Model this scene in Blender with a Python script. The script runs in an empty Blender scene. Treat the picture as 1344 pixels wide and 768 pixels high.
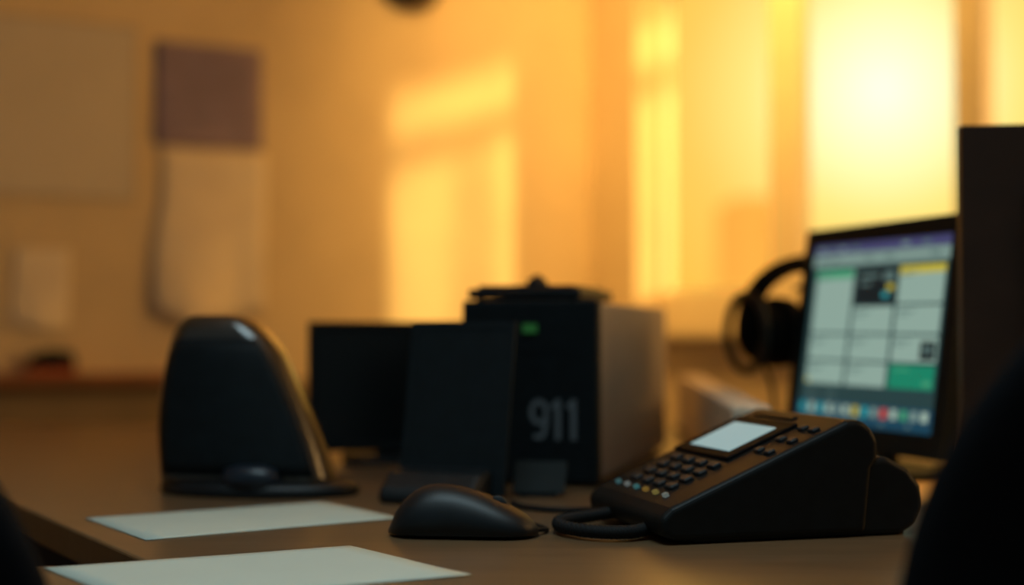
import bpy, bmesh, math, random
from mathutils import Vector, Matrix
random.seed(4)
sc = bpy.context.scene
try:
    sc.view_settings.view_transform = 'Standard'
    sc.view_settings.look = 'None'
except Exception:
    pass
R = math.radians
COL = sc.collection

# ------------------------------------------------------------ materials
def mat(name, col, rough=0.5, metal=0.0, emis=None, es=1.0, var=0.12, scale=30, bump=0.0, spec=0.5, coat=0.0):
    m = bpy.data.materials.new(name); m.use_nodes = True
    nt = m.node_tree; b = nt.nodes['Principled BSDF']
    tc = nt.nodes.new('ShaderNodeTexCoord')
    nz = nt.nodes.new('ShaderNodeTexNoise'); nz.inputs['Scale'].default_value = scale
    nz.inputs['Detail'].default_value = 4
    nt.links.new(tc.outputs['Object'], nz.inputs['Vector'])
    rp = nt.nodes.new('ShaderNodeValToRGB')
    c0 = [max(0, c*(1-var)) for c in col]; c1 = [min(1, c*(1+var)) for c in col]
    rp.color_ramp.elements[0].position = 0.3; rp.color_ramp.elements[1].position = 0.7
    rp.color_ramp.elements[0].color = (*c0, 1); rp.color_ramp.elements[1].color = (*c1, 1)
    nt.links.new(nz.outputs['Fac'], rp.inputs['Fac'])
    nt.links.new(rp.outputs['Color'], b.inputs['Base Color'])
    b.inputs['Roughness'].default_value = rough
    b.inputs['Metallic'].default_value = metal
    b.inputs['Specular IOR Level'].default_value = spec
    if coat:
        b.inputs['Coat Weight'].default_value = coat; b.inputs['Coat Roughness'].default_value = 0.2
    if emis:
        b.inputs['Emission Color'].default_value = (*emis, 1)
        b.inputs['Emission Strength'].default_value = es
    if bump:
        bp = nt.nodes.new('ShaderNodeBump'); bp.inputs['Strength'].default_value = bump
        bp.inputs['Distance'].default_value = 0.002
        nt.links.new(nz.outputs['Fac'], bp.inputs['Height'])
        nt.links.new(bp.outputs['Normal'], b.inputs['Normal'])
    return m

def wood(name, c0, c1, rough):
    m = bpy.data.materials.new(name); m.use_nodes = True
    nt = m.node_tree; b = nt.nodes['Principled BSDF']
    tc = nt.nodes.new('ShaderNodeTexCoord'); mp = nt.nodes.new('ShaderNodeMapping')
    mp.inputs['Scale'].default_value = (3, 30, 3)
    nz = nt.nodes.new('ShaderNodeTexNoise'); nz.inputs['Scale'].default_value = 2.2; nz.inputs['Detail'].default_value = 6
    rp = nt.nodes.new('ShaderNodeValToRGB')
    rp.color_ramp.elements[0].position = 0.3; rp.color_ramp.elements[1].position = 0.7
    rp.color_ramp.elements[0].color = (*c0, 1); rp.color_ramp.elements[1].color = (*c1, 1)
    nt.links.new(tc.outputs['Object'], mp.inputs['Vector']); nt.links.new(mp.outputs['Vector'], nz.inputs['Vector'])
    nt.links.new(nz.outputs['Fac'], rp.inputs['Fac']); nt.links.new(rp.outputs['Color'], b.inputs['Base Color'])
    b.inputs['Roughness'].default_value = rough
    return m

M_wall = mat('wall_paint', (0.80, 0.65, 0.42), 0.85, var=0.05, scale=6, bump=0.05)
M_wall2 = mat('lower_wall_paint', (0.34, 0.25, 0.14), 0.8, var=0.08, scale=6)
M_floor = mat('floor_carpet', (0.10, 0.07, 0.045), 0.95, var=0.25, scale=80, bump=0.4)
M_ceil = mat('ceiling_paint', (0.7, 0.6, 0.45), 0.9, var=0.04)
M_frame = mat('window_frame_paint', (0.90, 0.78, 0.54), 0.5, var=0.04)
M_black = mat('black_plastic', (0.005, 0.009, 0.012), 0.45, var=0.2, scale=60, spec=0.4)
M_phone = mat('matte_phone_plastic', (0.006, 0.009, 0.010), 0.5, var=0.2, scale=60, spec=0.2)
M_hp = mat('matte_headphone_plastic', (0.003, 0.003, 0.003), 0.8, var=0.2, scale=60, spec=0.10)
M_hpr = mat('satin_headphone_yoke', (0.010, 0.008, 0.006), 0.5, var=0.2, scale=60, spec=0.3)
M_black2 = mat('matte_black_plastic', (0.005, 0.010, 0.013), 0.6, var=0.2, scale=60, spec=0.22)
M_shiny = mat('bezel_black_plastic', (0.003, 0.004, 0.005), 0.6, var=0.2, scale=50, spec=0.06)
M_dark = mat('dark_rubber', (0.006, 0.007, 0.008), 0.7, var=0.2, spec=0.3)
M_key = mat('key_plastic', (0.022, 0.028, 0.031), 0.5, var=0.1, spec=0.25)
M_brown = mat('dark_brown_plastic', (0.050, 0.022, 0.010), 0.6, var=0.15, scale=20)
M_grey = mat('tower_side_metal', (0.32, 0.28, 0.25), 0.6, metal=0.1, var=0.05)
M_greyc = mat('dark_grey_card', (0.022, 0.030, 0.032), 0.7, var=0.06, spec=0.08)
M_paper = mat('office_paper', (0.57, 0.66, 0.59), 0.7, var=0.02, scale=15)
M_glow_patch = mat('amber_glow_patch', (0.98, 0.52, 0.14), 0.45, var=0.04, scale=15)  # amber colour stands in for a pool of warm light
M_wpaper = mat('wall_paper_sheet', (0.97, 0.85, 0.68), 0.8, var=0.05, scale=12)
M_purple = mat('purple_poster_print', (0.31, 0.25, 0.37), 0.7, var=0.10, scale=14)
M_board = mat('pinboard_surface', (0.70, 0.64, 0.54), 0.6, var=0.04, scale=5)
M_div = mat('divider_fabric', (0.90, 0.76, 0.58), 0.8, var=0.1, scale=90)
M_ledge = mat('ledge_wood', (0.30, 0.12, 0.05), 0.5, var=0.15, scale=10)
M_red = mat('red_plastic', (0.45, 0.07, 0.03), 0.45)
M_fabric = mat('chair_fabric', (0.004, 0.005, 0.007), 0.95, var=0.2, scale=120, bump=0.2, spec=0.15)
M_metal = mat('brushed_metal', (0.35, 0.33, 0.30), 0.35, metal=0.9, var=0.05)
M_desk = wood('desk_laminate', (0.150, 0.092, 0.046), (0.195, 0.120, 0.062), 0.28)
M_text = mat('grey_lettering', (0.045, 0.062, 0.072), 0.5, emis=(0.15, 0.20, 0.22), es=0.075)  # faint emission put into the digits, though they are no lamp
M_led = mat('green_lamp', (0.02, 0.07, 0.03), 0.4, emis=(0.07, 0.42, 0.08), es=0.12)
M_ext = mat('haze_glow_facade', (0.6, 0.35, 0.12), 0.9, emis=(0.92, 0.41, 0.055), es=0.88, var=0.05, scale=0.3)  # emission stands in for sunlit haze in front of the building
M_blocker = mat('sun_blocker_plaster', (0.5, 0.35, 0.2), 0.9)
M_screen_off = mat('dark_glass_screen', (0.004, 0.008, 0.010), 0.25, var=0.1)

def emi(name, col, s=1.0):
    return mat(name, tuple(c*0.08 for c in col), 0.5, emis=col, es=s, var=0.05, scale=40, spec=0.15)

# ------------------------------------------------------------ helpers
def finish(bm, name, m, parent=None, smooth=False, bevel=0, seg=2, subs=0, mw=None, label=None):
    bmesh.ops.recalc_face_normals(bm, faces=bm.faces)
    me = bpy.data.meshes.new(name); bm.to_mesh(me); bm.free()
    ms = m if isinstance(m, (list, tuple)) else [m]
    for x in ms: me.materials.append(x)
    if smooth:
        for p in me.polygons: p.use_smooth = True
    ob = bpy.data.objects.new(name, me); COL.objects.link(ob)
    if parent: ob.parent = parent
    if mw is not None: ob.matrix_local = mw
    if bevel:
        md = ob.modifiers.new('b', 'BEVEL'); md.width = bevel; md.segments = seg; md.limit_method = 'ANGLE'
        md.harden_normals = False
    if subs:
        md = ob.modifiers.new('s', 'SUBSURF'); md.levels = subs; md.render_levels = subs
    if label: ob['label'] = label
    return ob

def bbox(bm, x0, x1, y0, y1, z0, z1, mtx=None):
    v = [bm.verts.new((x, y, z)) for x in (x0, x1) for y in (y0, y1) for z in (z0, z1)]
    for f in ((0,1,3,2),(4,6,7,5),(0,4,5,1),(2,3,7,6),(0,2,6,4),(1,5,7,3)):
        bm.faces.new([v[i] for i in f])
    if mtx:
        for a in v: a.co = mtx @ a.co
    return v

def box(name, x0, x1, y0, y1, z0, z1, m, parent=None, bevel=0.0, seg=3, mw=None, label=None):
    bm = bmesh.new(); bbox(bm, x0, x1, y0, y1, z0, z1)
    return finish(bm, name, m, parent, bevel=bevel, seg=seg, mw=mw, label=label)

def prism(name, prof, a0, a1, axis, m, parent=None, bevel=0, seg=3, mw=None, smooth=False):
    """profile (p,q) extruded along axis: 'y' -> (p,a,q); 'z' -> (p,q,a); 'x'->(a,p,q)"""
    bm = bmesh.new()
    def mk(p, q, a):
        return {'y': (p, a, q), 'z': (p, q, a), 'x': (a, p, q)}[axis]
    A = [bm.verts.new(mk(p, q, a0)) for p, q in prof]
    B = [bm.verts.new(mk(p, q, a1)) for p, q in prof]
    bm.faces.new(A); bm.faces.new(B[::-1])
    n = len(prof)
    for i in range(n):
        j = (i+1) % n; bm.faces.new((A[i], B[i], B[j], A[j]))
    return finish(bm, name, m, parent, bevel=bevel, seg=seg, mw=mw, smooth=smooth)

def loft(name, rings, m, parent=None, smooth=True, cap=True, subs=0, mw=None, label=None):
    bm = bmesh.new(); V = [[bm.verts.new(p) for p in r] for r in rings]
    n = len(V[0])
    for a, b in zip(V, V[1:]):
        for i in range(n):
            j = (i+1) % n; bm.faces.new((a[i], a[j], b[j], b[i]))
    if cap:
        bm.faces.new(V[0][::-1]); bm.faces.new(V[-1])
    return finish(bm, name, m, parent, smooth=smooth, subs=subs, mw=mw, label=label)

def cyl(name, r0, r1, z0, z1, m, parent=None, seg=32, mw=None, bevel=0, smooth=True, label=None):
    prof = [(r0, z0), (r1, z1)]
    if bevel:
        prof = [(r0-bevel, z0), (r0, z0+bevel), (r1, z1-bevel), (r1-bevel, z1)]
    rings = [[(r*math.cos(2*math.pi*i/seg), r*math.sin(2*math.pi*i/seg), z) for i in range(seg)] for r, z in prof]
    return loft(name, rings, m, parent, smooth=False if not smooth else True, mw=mw, label=label)

def catmull(pts, n=8):
    P = [Vector(p) for p in pts]; P = [P[0]*2-P[1]] + P + [P[-1]*2-P[-2]]
    out = []
    for i in range(1, len(P)-2):
        for k in range(n):
            t = k/n
            out.append(0.5*((2*P[i])+(P[i+1]-P[i-1])*t+(2*P[i-1]-5*P[i]+4*P[i+1]-P[i+2])*t*t+(-P[i-1]+3*P[i]-3*P[i+1]+P[i+2])*t**3))
    out.append(P[-2]); return out

def tube(name, pts, r, m, parent=None, seg=10, mw=None, squash=None):
    pts = [Vector(p) for p in pts]; rings = []; up = Vector((0, 0, 1))
    prev = None
    for i, p in enumerate(pts):
        t = (pts[min(i+1, len(pts)-1)]-pts[max(i-1, 0)]).normalized()
        if prev is None:
            a = t.cross(up)
            if a.length < 0.1: a = t.cross(Vector((1, 0, 0)))
        else:
            a = prev - t*prev.dot(t)
        a.normalize(); prev = a; b = t.cross(a)
        sa, sb = squash if squash else (1, 1)
        rings.append([p + a*r*sa*math.cos(2*math.pi*k/seg) + b*r*sb*math.sin(2*math.pi*k/seg) for k in range(seg)])
    return loft(name, rings, m, parent, mw=mw)

def thing(name, label, cat, loc, rz=0.0, group=None):
    e = bpy.data.objects.new(name, None); COL.objects.link(e)
    e.empty_display_size = 0.05
    e.location = loc; e.rotation_euler = (0, 0, R(rz))
    e['label'] = label; e['category'] = cat
    if group: e['group'] = group
    return e

def tag(o, label, cat):
    o['label'] = label; o['category'] = cat; return o

def struct(o):
    o['kind'] = 'structure'; return o

def place(o, loc, rz):
    o.location = loc; o.rotation_euler = (0, 0, R(rz)); return o

def rrect(cx, cy, hx, hy, r, z, n=5):
    pts = []
    r = min(r, hx*0.98, hy*0.98)
    for qx, qy, a0 in ((1, 1, 0), (-1, 1, 90), (-1, -1, 180), (1, -1, 270)):
        for k in range(n+1):
            a = R(a0+90*k/n)
            pts.append((cx+qx*(hx-r)+r*math.cos(a), cy+qy*(hy-r)+r*math.sin(a), z))
    return pts

DZ = 0.75
C = (0.22, 4.0, 0)

# ------------------------------------------------------------ room shell
struct(box('floor', -6, 4.2, -1.5, 6, -0.1, 0, M_floor))
struct(box('ceiling', -5, 2.6, 0.3, 4.6, 2.6, 2.7, M_ceil))
wl = struct(place(box('wall_left', -0.12, 5.2, -0.12, 0, 0, 2.6, M_wall), C, 210))
bm = bmesh.new()
WT = 1.92
for x0, x1, z0, z1 in ((0, 0.225, 0, 2.6), (0.225, 3.2, 0, 0.93), (0.225, 3.2, WT, 2.6), (3.2, 4.6, 0, 2.6)):
    bbox(bm, x0, x1, 0, 0.12, z0, z1)
struct(place(finish(bm, 'wall_window', M_wall), C, -60))
bm = bmesh.new()
bbox(bm, 0.225, 3.2, 0.085, 0.118, 0.93, 1.03)
bbox(bm, 0.225, 3.2, 0.085, 0.118, WT-0.025, WT)
for a, b in ((0.225, 0.237), (0.668, 0.778), (1.256, 1.336), (1.90, 1.98), (2.55, 2.63), (3.17, 3.2)):
    bbox(bm, a, b, 0.083, 0.12, 0.93, WT)
struct(place(finish(bm, 'window_1', M_frame, bevel=0.004), C, -60))
struct(place(box('trim_1', 0.16, 3.3, -0.05, 0.08, 0.905, 0.93, M_frame, bevel=0.004), C, -60))
struct(place(box('trim_2', 0.0, 5.0, 0.0, 0.012, 0.0, 0.80, M_wall2), C, 210))
struct(place(box('trim_3', 1.17, 2.4, 0.0, 0.09, 0.80, 0.825, M_ledge, bevel=0.004), C, 210))

# exterior
tag(place(box('sun_blocker_wall', 0.22, 3.4, 0, 0.25, -3, 3.4, M_blocker), (2.43, 3.06, 0), -60),  # unseen wall, added to block sun from all but the first pane
    'unseen wall added outside to keep the sun off the other panes', 'building')
e = thing('sun_shaping_frame', 'unseen bars and board added outside to shape the sun patch', 'light blocker', (2.43, 3.06, 0), 119.5)  # unseen frame, added to shape the sun patch on the wall
box('sun_shaping_rail', -0.16, 0.95, -0.02, 0.02, 2.035, 2.105, M_metal, e)  # casts the dark band across the sun patch
box('sun_trim_board', -0.16, 1.2, -0.02, 0.02, 2.225, 2.75, M_blocker, e)  # added board, cuts off the top of the sun patch
box('sun_shaping_post', 0.93, 0.96, -0.02, 0.02, -3, 2.23, M_metal, e)
box('sun_shaping_post', 0.25, 0.285, -0.015, 0.015, -3, 2.04, M_metal, e)  # added for the faint upright shadow in the patch
tag(box('office_building', 4.75, 5.95, 30, 33, -12, 3.7, M_ext), 'distant building block with haze glow in its colour, seen through the window', 'building')

# ------------------------------------------------------------ wall things (local to left wall: x=t, y into room)
def wallthing(name, label, cat, t, z):
    a = R(210)
    e = thing(name, label, cat, (C[0]+t*math.cos(a), C[1]+t*math.sin(a), z), 210)
    return e
def sheet(name, w, h, m, parent=None, y=0.004, curl=0.01, nx=10, nz=14, thick=0.0008, seed=0):
    rnd = random.Random(seed); bm = bmesh.new(); g = []
    for j in range(nz+1):
        row = []
        for i in range(nx+1):
            u = i/nx; v = j/nz
            yy = y + curl*((1-v)**2)*(0.5+0.5*math.cos(u*6.5+seed)) + rnd.uniform(0, 0.0008)
            zz = (v-0.5)*h + curl*0.35*(1-v)*math.sin(u*5+seed)
            xx = (u-0.5)*w + (curl*0.3*math.sin(v*4.2+1)*(1 if u > 0.5 else 0.3))
            row.append(bm.verts.new((xx, yy, zz)))
        g.append(row)
    for j in range(nz):
        for i in range(nx):
            bm.faces.new((g[j][i], g[j][i+1], g[j+1][i+1], g[j+1][i]))
    ob = finish(bm, name, m, parent, smooth=True)
    md = ob.modifiers.new('t', 'SOLIDIFY'); md.thickness = thick
    return ob
e = wallthing('pinboard', 'pale framed pinboard mounted on the wall', 'board', 1.60, 1.43)
box('panel', -0.31, 0.31, 0, 0.008, -0.195, 0.205, M_board, e)
bm = bmesh.new()
for q in ((-0.316, -0.31, -0.201, 0.211), (0.31, 0.316, -0.201, 0.211), (-0.31, 0.31, -0.201, -0.195), (-0.31, 0.31, 0.205, 0.211)):
    bbox(bm, q[0], q[1], 0, 0.010, q[2], q[3])
finish(bm, 'frame', mat('board_frame', (0.52, 0.45, 0.35), 0.5), e)
e = wallthing('poster', 'dusky purple printed poster pinned to the wall', 'poster', 1.107, 1.492)
sheet('poster_sheet', 0.27, 0.25, M_purple, e, curl=0.004, seed=1)
bm = bmesh.new()
for k in range(6): bbox(bm, -0.11, 0.11-0.02*(k % 3), 0.009, 0.0095, 0.085-k*0.028, 0.092-k*0.028)
finish(bm, 'printed_lines', mat('faded_ink', (0.28, 0.23, 0.33), 0.8), e)
e = wallthing('paper_notice', 'large curling off-white paper sheet taped to the wall', 'paper', 1.10, 1.158)
sheet('paper_sheet', 0.275, 0.405, M_wpaper, e, y=0.006, curl=0.045, seed=2)
e = wallthing('paper_note', 'small off-white note pinned to the wall', 'paper', 1.50, 1.02)
sheet('paper_sheet', 0.13, 0.18, M_wpaper, e, y=0.004, curl=0.012, seed=3)
e = wallthing('wall_clock', 'round black wall clock high on the wall', 'clock', 0.57, 1.862)
mr = Matrix.Rotation(R(-90), 4, 'X')
cyl('clock_case', 0.10, 0.10, 0.0, 0.03, M_black, e, 48, mw=mr, bevel=0.006)
cyl('clock_face', 0.085, 0.085, 0.03, 0.032, mat('clock_dial', (0.12, 0.08, 0.05), 0.5), e, 48, mw=mr)
box('hand', -0.002, 0.002, 0.033, 0.035, 0, 0.06, M_greyc, e)
box('hand', 0, 0.045, 0.033, 0.035, -0.002, 0.002, M_greyc, e)
e = wallthing('stapler', 'small black and red stapler lying on the wall ledge', 'stapler', 1.485, 0.825)
e.location = Vector(e.location)+Vector((0.5, -0.866, 0))*0.045
prism('base', [(-0.055, 0), (0.055, 0), (0.055, 0.010), (-0.055, 0.014)], -0.015, 0.015, 'y', M_red, e, bevel=0.003)
prism('arm', [(-0.055, 0.014), (0.03, 0.014), (0.052, 0.022), (0.04, 0.046), (0.0, 0.056), (-0.05, 0.050)], -0.014, 0.014, 'y', M_black2, e, bevel=0.005)

# ------------------------------------------------------------ desk
poly = [(-0.384, 1.080), (-0.268, 1.080), (-0.53, 1.494), (-1.05, 2.32), (-1.05, 2.62), (1.0, 2.62), (1.0, 0.9), (-0.384, 0.9)]
e = thing('desk', 'wide brown laminate office desk with satin surface', 'desk', (0, 0, 0))
top = prism('desktop', poly, DZ-0.03, DZ, 'z', M_desk, e, bevel=0.003)
for x, y in ((-0.32, 0.95), (0.94, 0.96), (0.94, 2.5), (-0.98, 2.5)):
    box('leg', x-0.025, x+0.025, y-0.025, y+0.025, 0, DZ-0.03, M_dark, e, bevel=0.004)
box('modesty_panel', -0.95, 0.9, 2.40, 2.42, 0.25, DZ-0.03, M_brown, e)

# divider
dx, dy = 0.315-0.258, 2.55-1.54
ln = math.hypot(dx, dy)
e = thing('desk_divider', 'low beige fabric desk divider standing on the desk', 'divider', (0.260, 1.54, DZ), math.degrees(math.atan2(dy, dx)))
box('panel', 0, ln, -0.022, 0.022, 0.004, 0.095, M_div, e, bevel=0.006)
for x in (0.08, ln-0.08): box('foot', x-0.02, x+0.02, -0.03, 0.03, 0, 0.006, M_dark, e)

# ------------------------------------------------------------ papers and painted glow patch on desk
def desk_sheet(label, pts, z, seed, m=None, group='loose sheets on the desk'):
    cx = sum(p[0] for p in pts)/4; cy = sum(p[1] for p in pts)/4
    bm = bmesh.new(); n = 12; g = []
    P = [Vector((p[0]-cx, p[1]-cy, 0)) for p in pts]
    for j in range(n+1):
        row = []
        for i in range(n+1):
            u = i/n; v = j/n
            p = P[0].lerp(P[1], u).lerp(P[3].lerp(P[2], u), v)
            p.z = 0.0006+0.0015*max(0, u-0.6)*abs(math.sin(v*3+seed))
            row.append(bm.verts.new(p))
        g.append(row)
    for j in range(n):
        for i in range(n): bm.faces.new((g[j][i], g[j][i+1], g[j+1][i+1], g[j+1][i]))
    ob = finish(bm, 'paper_sheet', m or M_paper, smooth=True)  # also makes the painted amber glow patch, which is no paper
    md = ob.modifiers.new('t', 'SOLIDIFY'); md.thickness = 0.0005; md.offset = 0
    ob.location = (cx, cy, z)
    ob['label'] = label; ob['category'] = 'paper'
    if group: ob['group'] = group
desk_sheet('blank white paper sheet lying beside the black speaker', [(-0.402, 1.344), (-0.196, 1.470), (-0.106, 1.344), (-0.309, 1.205)], DZ, 0)
desk_sheet('blank white paper sheet near the front edge of the desk', [(-0.350, 1.067), (-0.133, 1.171), (-0.029, 1.034), (-0.246, 0.93)], DZ, 1)
desk_sheet('amber patch painted for the warm glow on the desk beneath the lit monitor', [(0.38, 1.46), (0.42, 1.66), (0.52, 1.62), (0.47, 1.42)], DZ, 0, M_glow_patch, None)  # flat amber shape painted in place of warm light on the desk

# ------------------------------------------------------------ mouse
e = thing('computer_mouse', 'matte black computer mouse resting on the desk', 'mouse', (-0.042, 1.235, DZ), -6)
rings = []
N = 22
for i in range(N+1):
    s = i/N
    x = -0.065+0.130*s
    env = max(0.02, (1-(2*s-1)**4))**0.5
    w = 0.033*env*(1.0-0.12*math.sin(s*3.1))
    if s < 0.36: h = 0.045*math.sin(0.5*math.pi*(s/0.36)**0.6) if s > 0 else 0.004
    else: h = 0.045*(1-((s-0.36)/0.64)**1.7*0.72)
    if s > 0.93: h *= 1-((s-0.93)/0.07)*0.35
    h = max(h, 0.006)
    ring = []
    for k in range(20):
        a = 2*math.pi*k/20
        y = w*math.cos(a); zz = math.sin(a)
        z = 0.004+(h-0.004)*max(zz, 0)**0.8 if zz > 0 else 0.004+0.003*zz
        ring.append((x, y, z))
    rings.append(ring)
loft('mouse_body', rings, M_black, e)
cyl('scroll_wheel', 0.008, 0.008, -0.003, 0.003, M_key, e, 20, mw=Matrix.Translation((0.030, 0, 0.027)) @ Matrix.Rotation(R(90), 4, 'X'), bevel=0.001)
tube('cable', catmull([(0.062, 0, 0.006), (0.070, 0.03, 0.0025), (0.05, 0.07, 0.0025), (0.03, 0.10, 0.0025), (0.02, 0.125, 0.0025)]), 0.002, M_dark, e, 8)

# ------------------------------------------------------------ speaker (curved shell)
e = thing('desktop_speaker', 'black curved-shell desktop speaker on a flat oval base', 'speaker', (-0.300, 1.56, DZ), -9)
rings = []
def spx(z):
    t = z/0.19
    xl = -0.080-0.012*math.sin(t*math.pi)+0.006*t
    xr = 0.112-0.082*t**1.25
    return xl, xr
for k in range(17):
    z = 0.012+0.138*k/16
    xl, xr = spx(z); hy = 0.040-0.010*(z/0.19)
    rings.append(rrect((xl+xr)/2, 0.012*(z/0.19), (xr-xl)/2, hy, 0.030, z, n=7))
for k in range(1, 11):
    a = k/10*math.pi/2*0.97
    z = 0.150+0.044*math.sin(a)
    xl, xr = spx(z); hx = (xr-xl)/2*(1-0.55*(1-math.cos(a))**1.2); hy = (0.040-0.010*(z/0.19))*(1-0.6*(1-math.cos(a)))
    cx = (spx(z)[0]+spx(z)[1])/2-0.008*k/10
    rings.append(rrect(cx, 0.012, hx, hy, 0.030, z, n=7))
M_shell = mat('satin_black_shell', (0.022, 0.017, 0.012), 0.28, var=0.2, scale=50, spec=1.0, coat=1.0)
loft('shell', rings, M_shell, e)
gr = []
for k in range(11):
    z = 0.022+0.146*k/10; xl, xr = spx(z); hy = 0.040-0.010*(z/0.19)
    y = -hy+0.012*(z/0.19)-0.0012
    if z > 0.150: 
        f = (z-0.150)/0.044; xr -= 0.016*f; xl += 0.010*f; y += 0.010*f*f
    gr.append((xl+0.010, xr-0.018, y, z))
bm = bmesh.new()
va = [(bm.verts.new((a, y+0.006, z)), bm.verts.new((a+0.012, y, z)), bm.verts.new((b, y, z)), bm.verts.new((b+0.008, y+0.004, z))) for a, b, y, z in gr]
for r0, r1 in zip(va, va[1:]):
    for i in range(3): bm.faces.new((r0[i], r0[i+1], r1[i+1], r1[i]))
g = finish(bm, 'grille', M_black2, e, smooth=True); md = g.modifiers.new('t', 'SOLIDIFY'); md.thickness = 0.002
loft('base', [[(0.025+0.112*s*math.cos(2*math.pi*i/40), 0.062*s*math.sin(2*math.pi*i/40), z) for i in range(40)]
              for s, z in ((0.97, 0), (1.0, 0.004), (0.98, 0.010), (0.90, 0.015))], M_black, e)
loft('control_knob', [[(0.03+0.032*s*math.cos(2*math.pi*i/28), -0.044+0.018*s*math.sin(2*math.pi*i/28), z) for i in range(28)]
              for s, z in ((1, 0.010), (1.0, 0.022), (0.85, 0.030), (0.5, 0.034))], mat('blue_black_plastic', (0.010, 0.020, 0.034), 0.35), e)

# ------------------------------------------------------------ generic monitor
def monitor(name, label, loc, rz, w, h, bz, tilt, m_scr, m_body, bez=0.012, chin=0.016, stand=True, back_bulge=0.02, bd=0.004, th=0.020):
    """loc at base on desk; bz = height of bottom of visible screen"""
    e = thing(name, label, 'monitor', loc, rz)
    T = Matrix.Translation((0, 0, bz)) @ Matrix.Rotation(R(-tilt), 4, 'X')
    bm = bmesh.new()
    x0, x1, z0, z1 = -w/2-bez, w/2+bez, -chin, h+bez
    bbox(bm, x0, x1, 0.003, th, z0, z1)
    finish(bm, 'housing', m_body, e, bevel=0.0025, seg=3, mw=T)
    bm = bmesh.new()
    for q in ((x0, -w/2, z0, z1), (w/2, x1, z0, z1), (-w/2, w/2, z0, 0), (-w/2, w/2, h, z1)):
        bbox(bm, q[0], q[1], -bd, 0.004, q[2], q[3])
    finish(bm, 'bezel', m_body, e, mw=T)
    box('rear_cover', -w*0.36, w*0.36, th-0.002, th-0.002+back_bulge, h*0.12, h*0.82, m_body, e, bevel=0.004, mw=T)
    s = box('screen', -w/2, w/2, 0.0, 0.0035, 0, h, m_scr, e, mw=T)
    if stand:
        box('stand_neck', -0.02, 0.02, 0.030, 0.045, 0.006, bz+h*0.35, m_body, e, bevel=0.004)
        loft('stand_base', [rrect(0, 0.03, w*0.32*k, 0.065*k, 0.03, z) for k, z in ((1, 0), (1, 0.006), (0.96, 0.010))], m_body, e, smooth=False)
    return e, s

# small back monitor
monitor('computer_monitor', 'small black monitor with dark screen standing on the desk', (-0.158, 1.90, DZ), 10, 0.205, 0.150, 0.028, 4,
        M_screen_off, M_black2, bez=0.010, chin=0.012)

# desk terminal : tilted slim panel on wedge base
e, s = monitor('desk_terminal', 'slim plain black terminal panel leaning back on a wedge base', (-0.063, 1.490, DZ), -19, 0.102, 0.160, 0.022, 12,
        M_black2, M_black2, bez=0.008, chin=0.016, stand=False, back_bulge=0.003, bd=0.0008, th=0.005)
prism('wedge_base', [(-0.055, 0), (0.04, 0), (0.04, 0.022), (0.012, 0.036), (-0.03, 0.030), (-0.052, 0.014)], -0.062, 0.045, 'x', M_black, e, bevel=0.008)

# card holder
e = thing('card_holder', 'small dark grey angled card holder in front of the tower', 'card holder', (0.032, 1.545, DZ), -8)
prism('card', [(-0.034, 0.004), (-0.030, 0.003), (0.002, 0.034), (-0.002, 0.036)], -0.028, 0.028, 'x', M_greyc, e, bevel=0.001)
prism('holder_base', [(-0.036, 0), (0.012, 0), (0.002, 0.026), (0.0, 0.027), (-0.026, 0.003), (-0.036, 0.006)], -0.02, 0.02, 'x', M_black, e)

# ------------------------------------------------------------ tower
e = thing('computer_tower', 'boxy computer tower with black front and grey side panels marked 911', 'computer', (0.0830, 1.8615, DZ), -15.0)
box('case', -0.0765, 0.0790, -0.235, 0.26, 0.006, 0.208, M_grey, e, bevel=0.003)
box('front_panel', -0.0785, 0.0815, -0.252, -0.230, 0.004, 0.211, M_black2, e, bevel=0.004)
box('drive_cover', -0.062, 0.062, -0.2526, -0.251, 0.150, 0.168, M_black2, e, bevel=0.0003)
box('status_lamp', -0.005, 0.011, -0.2555, -0.251, 0.174, 0.184, M_led, e)
for x in (-0.06, 0.06):
    for y in (-0.2, 0.2): cyl('foot', 0.01, 0.009, 0, 0.007, M_dark, e, 16, mw=Matrix.Translation((x, y, 0)))
# 911 lettering: built as one flat mesh
bm = bmesh.new()
def strip(pts, w, d=0.0006):
    P = [Vector((p[0], p[1], 0)) for p in pts]; L = []
    for i, p in enumerate(P):
        t = (P[min(i+1, len(P)-1)]-P[max(i-1, 0)]).normalized(); nn = Vector((-t.y, t.x, 0))
        L.append((bm.verts.new(p+nn*w/2), bm.verts.new(p-nn*w/2)))
    for a, b in zip(L, L[1:]): bm.faces.new((a[0], a[1], b[1], b[0]))
HH, SW = 0.046, 0.0056
def nine(x):
    rx, ry = 0.0085, 0.0120; cy = HH-ry-SW/2
    strip([(x+rx*math.cos(R(a)), cy+ry*math.sin(R(a))) for a in range(0, 361, 15)], SW)
    strip([(x+rx, cy)] + [(x+rx*math.cos(R(-a*0.9)), cy-(cy-SW/2)*math.sin(R(a))) for a in range(10, 91, 10)] + [(x-rx*0.75, SW/2+0.001)], SW)
def one(x):
    strip([(x, 0), (x, HH)], SW*1.1)
    strip([(x, HH-SW*0.5), (x-0.0075, HH-0.0095)], SW)
nine(-0.0185); one(0.0035); one(0.0215)
lt = finish(bm, 'lettering', M_text, e, mw=Matrix.Translation((0.032, -0.2532, 0.053)) @ Matrix.Rotation(R(90), 4, 'X'))
md = lt.modifiers.new('t', 'SOLIDIFY'); md.thickness = 0.0006

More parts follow.
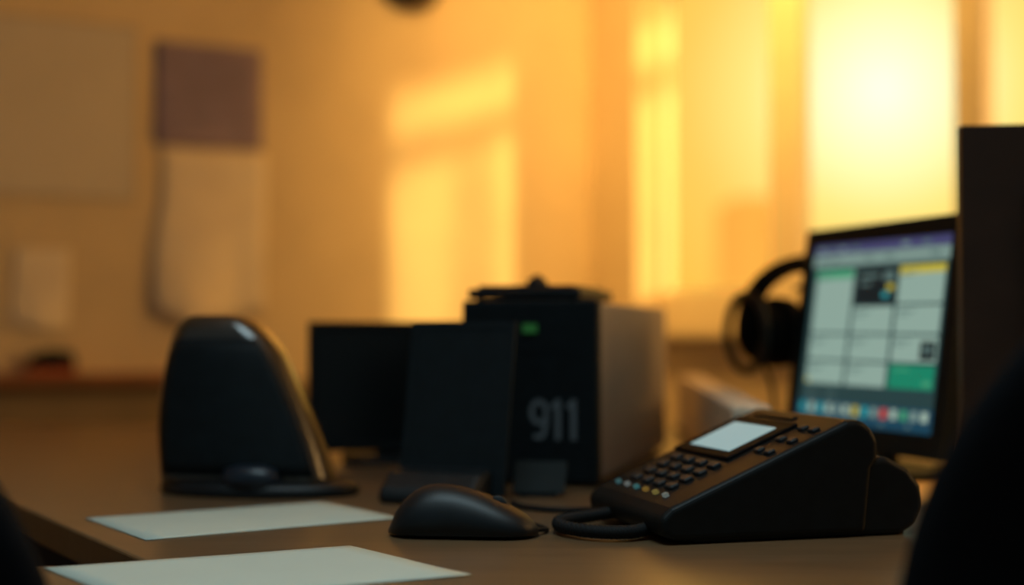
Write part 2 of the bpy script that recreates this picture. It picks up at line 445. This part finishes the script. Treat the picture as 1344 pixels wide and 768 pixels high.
e = thing('network_switch', 'flat black network box lying on top of the tower', 'network switch', (0.045, 1.735, DZ+0.211), -15.0)
box('switch_body', -0.072, 0.062, -0.105, 0.09, 0.002, 0.014, M_black, e, bevel=0.003)
box('switch_lid', -0.062, 0.052, -0.095, 0.08, 0.013, 0.018, M_black2, e, bevel=0.002)
for x in (-0.06, 0.05):
    for y in (-0.09, 0.075): cyl('foot', 0.005, 0.005, 0, 0.003, M_dark, e, 12, mw=Matrix.Translation((x, y, 0)))
e = thing('desk_puck', 'small round black puck on top of the network box', 'dial', (0.030, 1.70, DZ+0.211+0.018), 0)
cyl('puck_body', 0.013, 0.011, 0, 0.010, M_black, e, 28, bevel=0.002)
cyl('puck_cap', 0.006, 0.004, 0.010, 0.014, M_dark, e, 20, bevel=0.001)

# cable on desk
e = thing('desk_cable', 'thin black cable looping across the desk', 'cable', (0, 0, DZ))
tube('cable_loop', catmull([(0.0, 1.44, 0.003), (0.015, 1.405, 0.003), (0.05, 1.385, 0.003), (0.085, 1.40, 0.003), (0.095, 1.44, 0.003), (0.12, 1.50, 0.003), (0.20, 1.54, 0.003)]), 0.0028, M_dark, e)

# ------------------------------------------------------------ main monitor with UI
M_ui_bg = emi('screen_backdrop', (0.020, 0.050, 0.052), 1.0)
W, H = 0.300, 0.232
e, s = monitor('computer_monitor', 'black desktop monitor with lit calendar-style screen and icon row', (0.426, 1.748, DZ), -71, W, H, 0.058, 8,
               M_ui_bg, M_black2, bez=0.022, chin=0.028)
UI = {'bar': emi('ui_violet', (0.055, 0.055, 0.14), 1), 'tool': emi('ui_pale', (0.18, 0.27, 0.24), 1), 'cell': emi('ui_cell', (0.255, 0.37, 0.315), 1),
      'green': emi('ui_green', (0.010, 0.21, 0.12), 1), 'lgreen': emi('ui_light_green', (0.06, 0.30, 0.16), 1), 'black': emi('ui_black', (0.008, 0.013, 0.015), 1),
      'yellow': emi('ui_yellow', (0.46, 0.39, 0.05), 1), 'blue': emi('ui_blue', (0.01, 0.05, 0.085), 1), 'teal': emi('ui_teal', (0.03, 0.30, 0.33), 1),
      'red': emi('ui_red', (0.5, 0.07, 0.05), 1), 'line': emi('ui_line', (0.09, 0.15, 0.14), 1), 'white': emi('ui_white', (0.32, 0.43, 0.35), 1)}
def ui(x0, x1, y0, y1, key, lvl=1, nm='screen_tile'):
    """x,y as fractions of screen, y from top"""
    d = 0.0006*lvl
    o = box(nm, -W/2+x0*W, -W/2+x1*W, -d, 0.0, H*(1-y1), H*(1-y0), UI[key], s)
    return o
ui(0, 1, 0, 0.055, 'bar', nm='title_bar')
for k, x in enumerate((0.03, 0.11, 0.2, 0.3, 0.66, 0.8)): ui(x, x+0.05, 0.02, 0.036, 'line' if k % 2 else 'tool', 2, 'title_mark')
ui(0, 1, 0.055, 0.125, 'tool', nm='tool_bar')
for k, x in enumerate((0.05, 0.14, 0.4, 0.55, 0.86)): ui(x, x+0.06, 0.08, 0.098, 'line', 2, 'tool_mark')
gx = [0.03, 0.345, 0.655, 0.975]; gy = [0.14, 0.35, 0.505, 0.655, 0.79]
for c in range(3):
    for r in range(4):
        key = 'cell'
        if (c, r) == (2, 3): key = 'green'
        if (c, r) == (1, 0): key = 'black'
        y0 = gy[r]+0.006
        if c == 0 and r == 1: continue
        y1 = gy[r+1]-0.007 if not (c == 0 and r == 0) else gy[2]-0.007
        ui(gx[c]+0.012, gx[c+1]-0.012, y0, y1, key)
        if key == 'cell':
            ui(gx[c]+0.03, gx[c]+0.14, y0+0.025, y0+0.033, 'line', 2, 'text_line')
            ui(gx[c]+0.03, gx[c]+0.10, y0+0.045, y0+0.052, 'line', 2, 'text_line')
ui(0.045, 0.33, 0.146, 0.195, 'lgreen', 2, 'tile_header'); ui(0.67, 0.965, 0.146, 0.19, 'yellow', 2, 'tile_header')
ui(0.39, 0.52, 0.18, 0.20, 'line', 2, 'text_line'); ui(0.39, 0.47, 0.225, 0.24, 'line', 2, 'text_line')
ui(0.56, 0.63, 0.17, 0.22, 'line', 2, 'icon'); ui(0.59, 0.635, 0.24, 0.27, 'yellow', 2, 'icon'); ui(0.56, 0.60, 0.28, 0.31, 'teal', 2, 'icon')
ui(0.86, 0.955, 0.54, 0.635, 'black', 2, 'icon'); ui(0.885, 0.93, 0.565, 0.60, 'line', 3, 'icon')
ui(0.70, 0.80, 0.68, 0.69, 'lgreen', 2, 'text_line'); ui(0.90, 0.945, 0.74, 0.765, 'lgreen', 2, 'icon'); ui(0.05, 0.07, 0.755, 0.775, 'yellow', 2, 'icon')
ui(0.06, 0.14, 0.835, 0.845, 'line', 2, 'text_line'); ui(0.22, 0.29, 0.835, 0.845, 'line', 2, 'text_line')
ui(0, 1, 0.878, 1.0, 'blue', nm='dock_bar')
cols = ['teal', 'white', 'teal', 'white', 'tool', 'white', 'yellow', 'teal', 'tool', 'red', 'white', 'lgreen', 'tool', 'white']
for k, cn in enumerate(cols):
    x = 0.03+k*0.068; ui(x, x+0.040, 0.892, 0.943, cn, 2, 'dock_icon')
for k in range(5): ui(0.1+k*0.18, 0.13+k*0.18, 0.965, 0.978, 'line', 2, 'dock_mark')

# ------------------------------------------------------------ second large monitor, seen from behind
e, s2 = monitor('computer_monitor', 'tall dark brown-black monitor housing seen from behind', (0.66, 1.47, DZ), 172, 0.36, 0.345, 0.034, 0,
                M_screen_off, M_brown, bez=0.012, chin=0.020, back_bulge=0.02)

# ------------------------------------------------------------ headphones on stand
hx, hy, hz = 0.401, 1.985, 0.934
e = thing('headphone_stand', 'slim black headphone stand behind the monitor', 'stand', (hx+0.035, hy+0.03, DZ), 0)
cyl('stand_base', 0.05, 0.048, 0, 0.008, M_black, e, 32, bevel=0.002)
cyl('stand_pole', 0.006, 0.006, 0.008, hz+0.056-DZ, M_metal, e, 16)
prism('stand_rest', [(-0.035, hz+0.056-DZ), (0.0, hz+0.064-DZ), (0.035, hz+0.056-DZ), (0.035, hz+0.048-DZ), (-0.035, hz+0.048-DZ)], -0.030, 0.018, 'y', M_black, e, bevel=0.003)
e = thing('headphones', 'black over-ear headphones hanging beside the monitor with a thin cord', 'headphones', (hx+0.012, hy, hz), 24)
r = 0.101
band = [(r*math.cos(a), 0, r*0.88*math.sin(a)-0.004) for a in [R(180-180*k/36) for k in range(37)]]
band = [(-r, 0, -0.02)] + band + [(r, 0, -0.02)]
tube('headband', band, 0.0125, M_hp, e, 12, squash=(1.6, 1.0))
for sx in (-1, 1):
    ry = Matrix.Rotation(R(90*sx), 4, 'Y')
    cyl('ear_cup', 0.047, 0.037, 0.0, 0.026, M_hp, e, 36, mw=Matrix.Translation((sx*(r-0.030), 0, -0.010)) @ ry, bevel=0.005)
    T = Matrix.Translation((sx*(r-0.056), 0, -0.010)) @ ry
    cyl('ear_pad', 0.047, 0.049, -0.018, 0.022, M_hp, e, 36, mw=T, bevel=0.010)
    yk = [(sx*(r+0.001), 0.047*math.cos(R(a)), -0.011+0.052*math.sin(R(a))) for a in range(0, 361, 15)]
    tube('yoke', yk, 0.0062, M_hpr, e, 8)
tube('cord', catmull([(-r+0.022, 0, -0.045), (-r+0.036, -0.005, -0.08), (-r+0.035, -0.02, -0.13), (-r+0.040, -0.05, -0.180)]), 0.0032, M_hp, e, 8)

# ------------------------------------------------------------ desk phone
e = thing('desk_phone', 'black office desk phone with lit display, keypad and coiled cord', 'telephone', (0.128, 1.175, DZ), 16)
PW = 0.184
TOP = 0.101
prof = [(0.006, 0.003), (-0.004, 0.009), (-0.006, 0.022), (0.004, 0.031), (0.166, TOP-0.001), (0.178, TOP), (0.189, TOP-0.006), (0.196, TOP-0.018), (0.196, TOP-0.034), (0.190, 0.058), (0.184, 0.003), (0.03, 0.003)]
prism('phone_body', prof, 0, PW, 'y', M_phone, e, bevel=0.009, seg=5)
prof = [(0.022, 0.0), (0.218, 0.0), (0.234, 0.008), (0.242, 0.024), (0.239, 0.042), (0.227, 0.057), (0.205, 0.069), (0.12, 0.056), (0.02, 0.012)]
prism('phone_base', prof, 0.002, PW-0.002, 'y', M_phone, e, bevel=0.009, seg=5)
for x, y in ((0.213, 0.02), (0.213, 0.16)): cyl('foot', 0.009, 0.009, 0.0, 0.004, M_dark, e, 16, mw=Matrix.Translation((x+0.008, y, 0)))
ang = math.atan2(TOP-0.001-0.031, 0.162)
F = Matrix.Translation((0.004, 0, 0.0312)) @ Matrix.Rotation(-ang, 4, 'Y')
def fm(v, u, n=0.0): return F @ Matrix.Translation((v, u, n))
box('display_frame', -0.038, 0.037, -0.060, 0.060, -0.002, 0.0030, M_shiny, e, bevel=0.0015, mw=fm(0.119, 0.114))
M_disp = emi('display_glow', (0.25, 0.39, 0.40), 1.0)
box('display', -0.025, 0.025, -0.044, 0.042, 0.0, 0.0036, M_disp, e, mw=fm(0.117, 0.114))
keyobj = None
for r_ in range(4):
    for c_ in range(4):
        T = fm(0.026+r_*0.0144, 0.058+c_*0.0280)
        if keyobj is None:
            keyobj = box('key', -0.0045, 0.0045, -0.0080, 0.0080, -0.001, 0.0032, M_key, e, bevel=0.0016, mw=T)
        else:
            o = keyobj.copy(); o.matrix_local = T; COL.objects.link(o)
ko = None
for r_ in range(3):
    for c_ in range(2):
        T = fm(0.106+r_*0.023, 0.018+c_*0.020)
        if ko is None:
            ko = box('function_key', -0.0042, 0.0042, -0.0055, 0.0055, -0.001, 0.0030, M_key, e, bevel=0.0018, mw=T)
        else:
            o = ko.copy(); o.matrix_local = T; COL.objects.link(o)
lc = [(0.35, 0.42, 0.38), (0.45, 0.36, 0.10), (0.5, 0.30, 0.06), (0.10, 0.35, 0.36), (0.35, 0.40, 0.38), (0.12, 0.3, 0.32)]
for k, c_ in enumerate(lc):
    box('line_lamp', -0.0020, 0.0020, -0.0032, 0.0032, -0.001, 0.003, emi('line_lamp_glow', c_, 0.24), e, mw=fm(0.012, 0.040+k*0.023))
box('speaker_slot', -0.003, 0.003, -0.04, 0.04, -0.001, 0.0018, M_phone, e, bevel=0.001, mw=fm(0.167, 0.120))
# coiled cord (tight slim coil)
path = catmull([(0.014, 0.055, 0.012), (-0.010, 0.038, 0.008), (-0.032, 0.034, 0.008), (-0.054, 0.050, 0.008), (-0.065, 0.083, 0.008), (-0.054, 0.116, 0.008), (-0.024, 0.130, 0.009), (0.006, 0.128, 0.013)], 110)
hel = []
for i, p in enumerate(path):
    t = (path[min(i+1, len(path)-1)]-path[max(i-1, 0)]).normalized()
    a = t.cross(Vector((0, 0, 1))).normalized(); b = t.cross(a)
    ph = i*0.95
    hel.append(p+(a*math.cos(ph)+b*math.sin(ph))*0.0042)
tube('coiled_cord', hel, 0.0020, M_dark, e, 6)

# ------------------------------------------------------------ office chairs
def chair(label, loc, rz, zoff):
    e = thing('office_chair', label, 'chair', loc, rz, group='black office chairs at the desk')
    prof = [(0.56, 0.20), (0.60, 0.235), (0.66, 0.25), (0.72, 0.252), (0.776, 0.245), (0.82, 0.232), (0.855, 0.215), (0.89, 0.191), (0.925, 0.158), (0.95, 0.124), (0.968, 0.085), (0.975, 0.05)]
    rings = []
    for z, hw in prof:
        c = 0.03*((z-0.75)/0.2)**2
        th = 0.030 if z < 0.95 else 0.030*(0.975-z)/0.025*0.6+0.008
        ring = []
        n = 28
        for k in range(n):
            a = 2*math.pi*k/n
            x = hw*math.copysign(abs(math.cos(a))**0.6, math.cos(a)); y = th*math.copysign(abs(math.sin(a))**0.8, math.sin(a))
            ring.append((x, y - 0.04*(x/0.25)**2 - c, z+zoff))
        rings.append(ring)
    loft('backrest', rings, M_fabric, e, subs=1)
    loft('seat', [rrect(0, 0.0-0.24, 0.235*k, 0.22*k, 0.08, z+zoff) for k, z in ((0.9, 0.42), (1, 0.44), (1, 0.475), (0.93, 0.49))], M_fabric, e)
    tube('back_support', catmull([(0, -0.10, 0.42+zoff), (0, 0.04, 0.44+zoff), (0, 0.055, 0.55+zoff), (0, 0.028, 0.72+zoff)]), 0.018, M_dark, e)
    cyl('gas_lift', 0.022, 0.022, 0.09, 0.43+zoff, M_metal, e, 20, mw=Matrix.Translation((0, -0.24, 0)))
    for k in range(5):
        a = R(72*k+10); p = Vector((0, -0.24, 0.09)); q = Vector((0.27*math.cos(a), -0.24+0.27*math.sin(a), 0.065))
        tube('base_arm', [p, p.lerp(q, 0.5), q], 0.016, M_dark, e)
        cyl('caster', 0.028, 0.028, -0.012, 0.012, M_dark, e, 20, mw=Matrix.Translation((q.x, q.y, 0.028)) @ Matrix.Rotation(a, 4, 'Z') @ Matrix.Rotation(R(90), 4, 'X'), bevel=0.004)
    return e
chair('black office chair with rounded backrest pulled up to the desk', (0.449, 0.80, 0), 0, 0.016)
chair('black office chair, lowered, beside the notch in the desk', (-0.492, 0.84, 0), 0, -0.03)

# ------------------------------------------------------------ lights
w = bpy.data.worlds.new('World'); sc.world = w; w.use_nodes = True
nt = w.node_tree; bg = nt.nodes['Background']
tc = nt.nodes.new('ShaderNodeTexCoord')
nrm = nt.nodes.new('ShaderNodeVectorMath'); nrm.operation = 'NORMALIZE'
nt.links.new(tc.outputs['Generated'], nrm.inputs[0])
dt = nt.nodes.new('ShaderNodeVectorMath'); dt.operation = 'DOT_PRODUCT'
G = Vector((0.262, 1, 0.168)).normalized(); dt.inputs[1].default_value = G
nt.links.new(nrm.outputs['Vector'], dt.inputs[0])
ac = nt.nodes.new('ShaderNodeMath'); ac.operation = 'ARCCOSINE'; nt.links.new(dt.outputs['Value'], ac.inputs[0])
mr_ = nt.nodes.new('ShaderNodeMapRange'); mr_.inputs['From Max'].default_value = math.pi
nt.links.new(ac.outputs[0], mr_.inputs['Value'])
rp = nt.nodes.new('ShaderNodeValToRGB'); cr = rp.color_ramp
stops = [(0, (1.0, 1.0, 0.78)), (0.014, (1.0, 0.97, 0.50)), (0.027, (1.0, 0.76, 0.21)), (0.042, (1.0, 0.57, 0.10)), (0.065, (0.95, 0.48, 0.06)), (0.14, (0.85, 0.42, 0.055)),
         (0.35, (0.62, 0.31, 0.08)), (0.52, (0.07, 0.06, 0.05)), (1.0, (0.040, 0.065, 0.072))]
cr.elements[0].position = 0; cr.elements[0].color = (*stops[0][1], 1)
cr.elements[1].position = 1; cr.elements[1].color = (*stops[-1][1], 1)
for p, c in stops[1:-1]:
    el = cr.elements.new(p); el.color = (*c, 1)
nt.links.new(mr_.outputs['Result'], rp.inputs['Fac'])
nt.links.new(rp.outputs['Color'], bg.inputs['Color']); bg.inputs['Strength'].default_value = 1.12

def lamp(kind, name, loc, direction, energy, col, **kw):
    L = bpy.data.lights.new(name, kind); L.energy = energy; L.color = col
    for k, v in kw.items(): setattr(L, k, v)
    o = bpy.data.objects.new(name, L); COL.objects.link(o); o.location = loc
    o.rotation_euler = Vector(direction).to_track_quat('-Z', 'Y').to_euler()
    return o
lamp('SUN', 'sun', (4, 3, 3), (-1.453, 0.316, -0.372), 4.4, (1.0, 0.66, 0.20), angle=R(2.6))
# fill lamp added outside the nearer windows, boosting the sky light
wp = Vector((C[0]+2.45*0.5+0.866*0.3, C[1]-2.45*0.866+0.5*0.3, 1.4))
lamp('AREA', 'window_fill_lamp', wp, (-0.866, -0.5+0.35, -0.05), 23, (1.0, 0.56, 0.19), shape='RECTANGLE', size=1.4, size_y=0.8)
# warm fill added to brighten the corner; cool ceiling panel over the desk
lamp('AREA', 'warm_fill_lamp', (0.25, 2.65, 2.45), (0.32, 1.0, -0.9), 13, (1.0, 0.53, 0.12), shape='DISK', size=0.5, spread=R(95))
lamp('AREA', 'ceiling_lamp_cool', (-0.1, 0.75, 2.4), (0, 0.15, -1), 2.5, (0.66, 0.92, 1.0), shape='RECTANGLE', size=0.9, size_y=0.5, spread=R(75))

# ------------------------------------------------------------ camera
cam = bpy.data.cameras.new('camera'); co = bpy.data.objects.new('camera', cam); COL.objects.link(co)
co.location = (0, 0, 0.93); co.rotation_euler = (R(90+1.41), 0, 0)
cam.lens = 50; cam.sensor_width = 36; cam.clip_start = 0.02; cam.clip_end = 200
cam.dof.use_dof = True; cam.dof.focus_distance = 1.15; cam.dof.aperture_fstop = 1.8
sc.camera = co
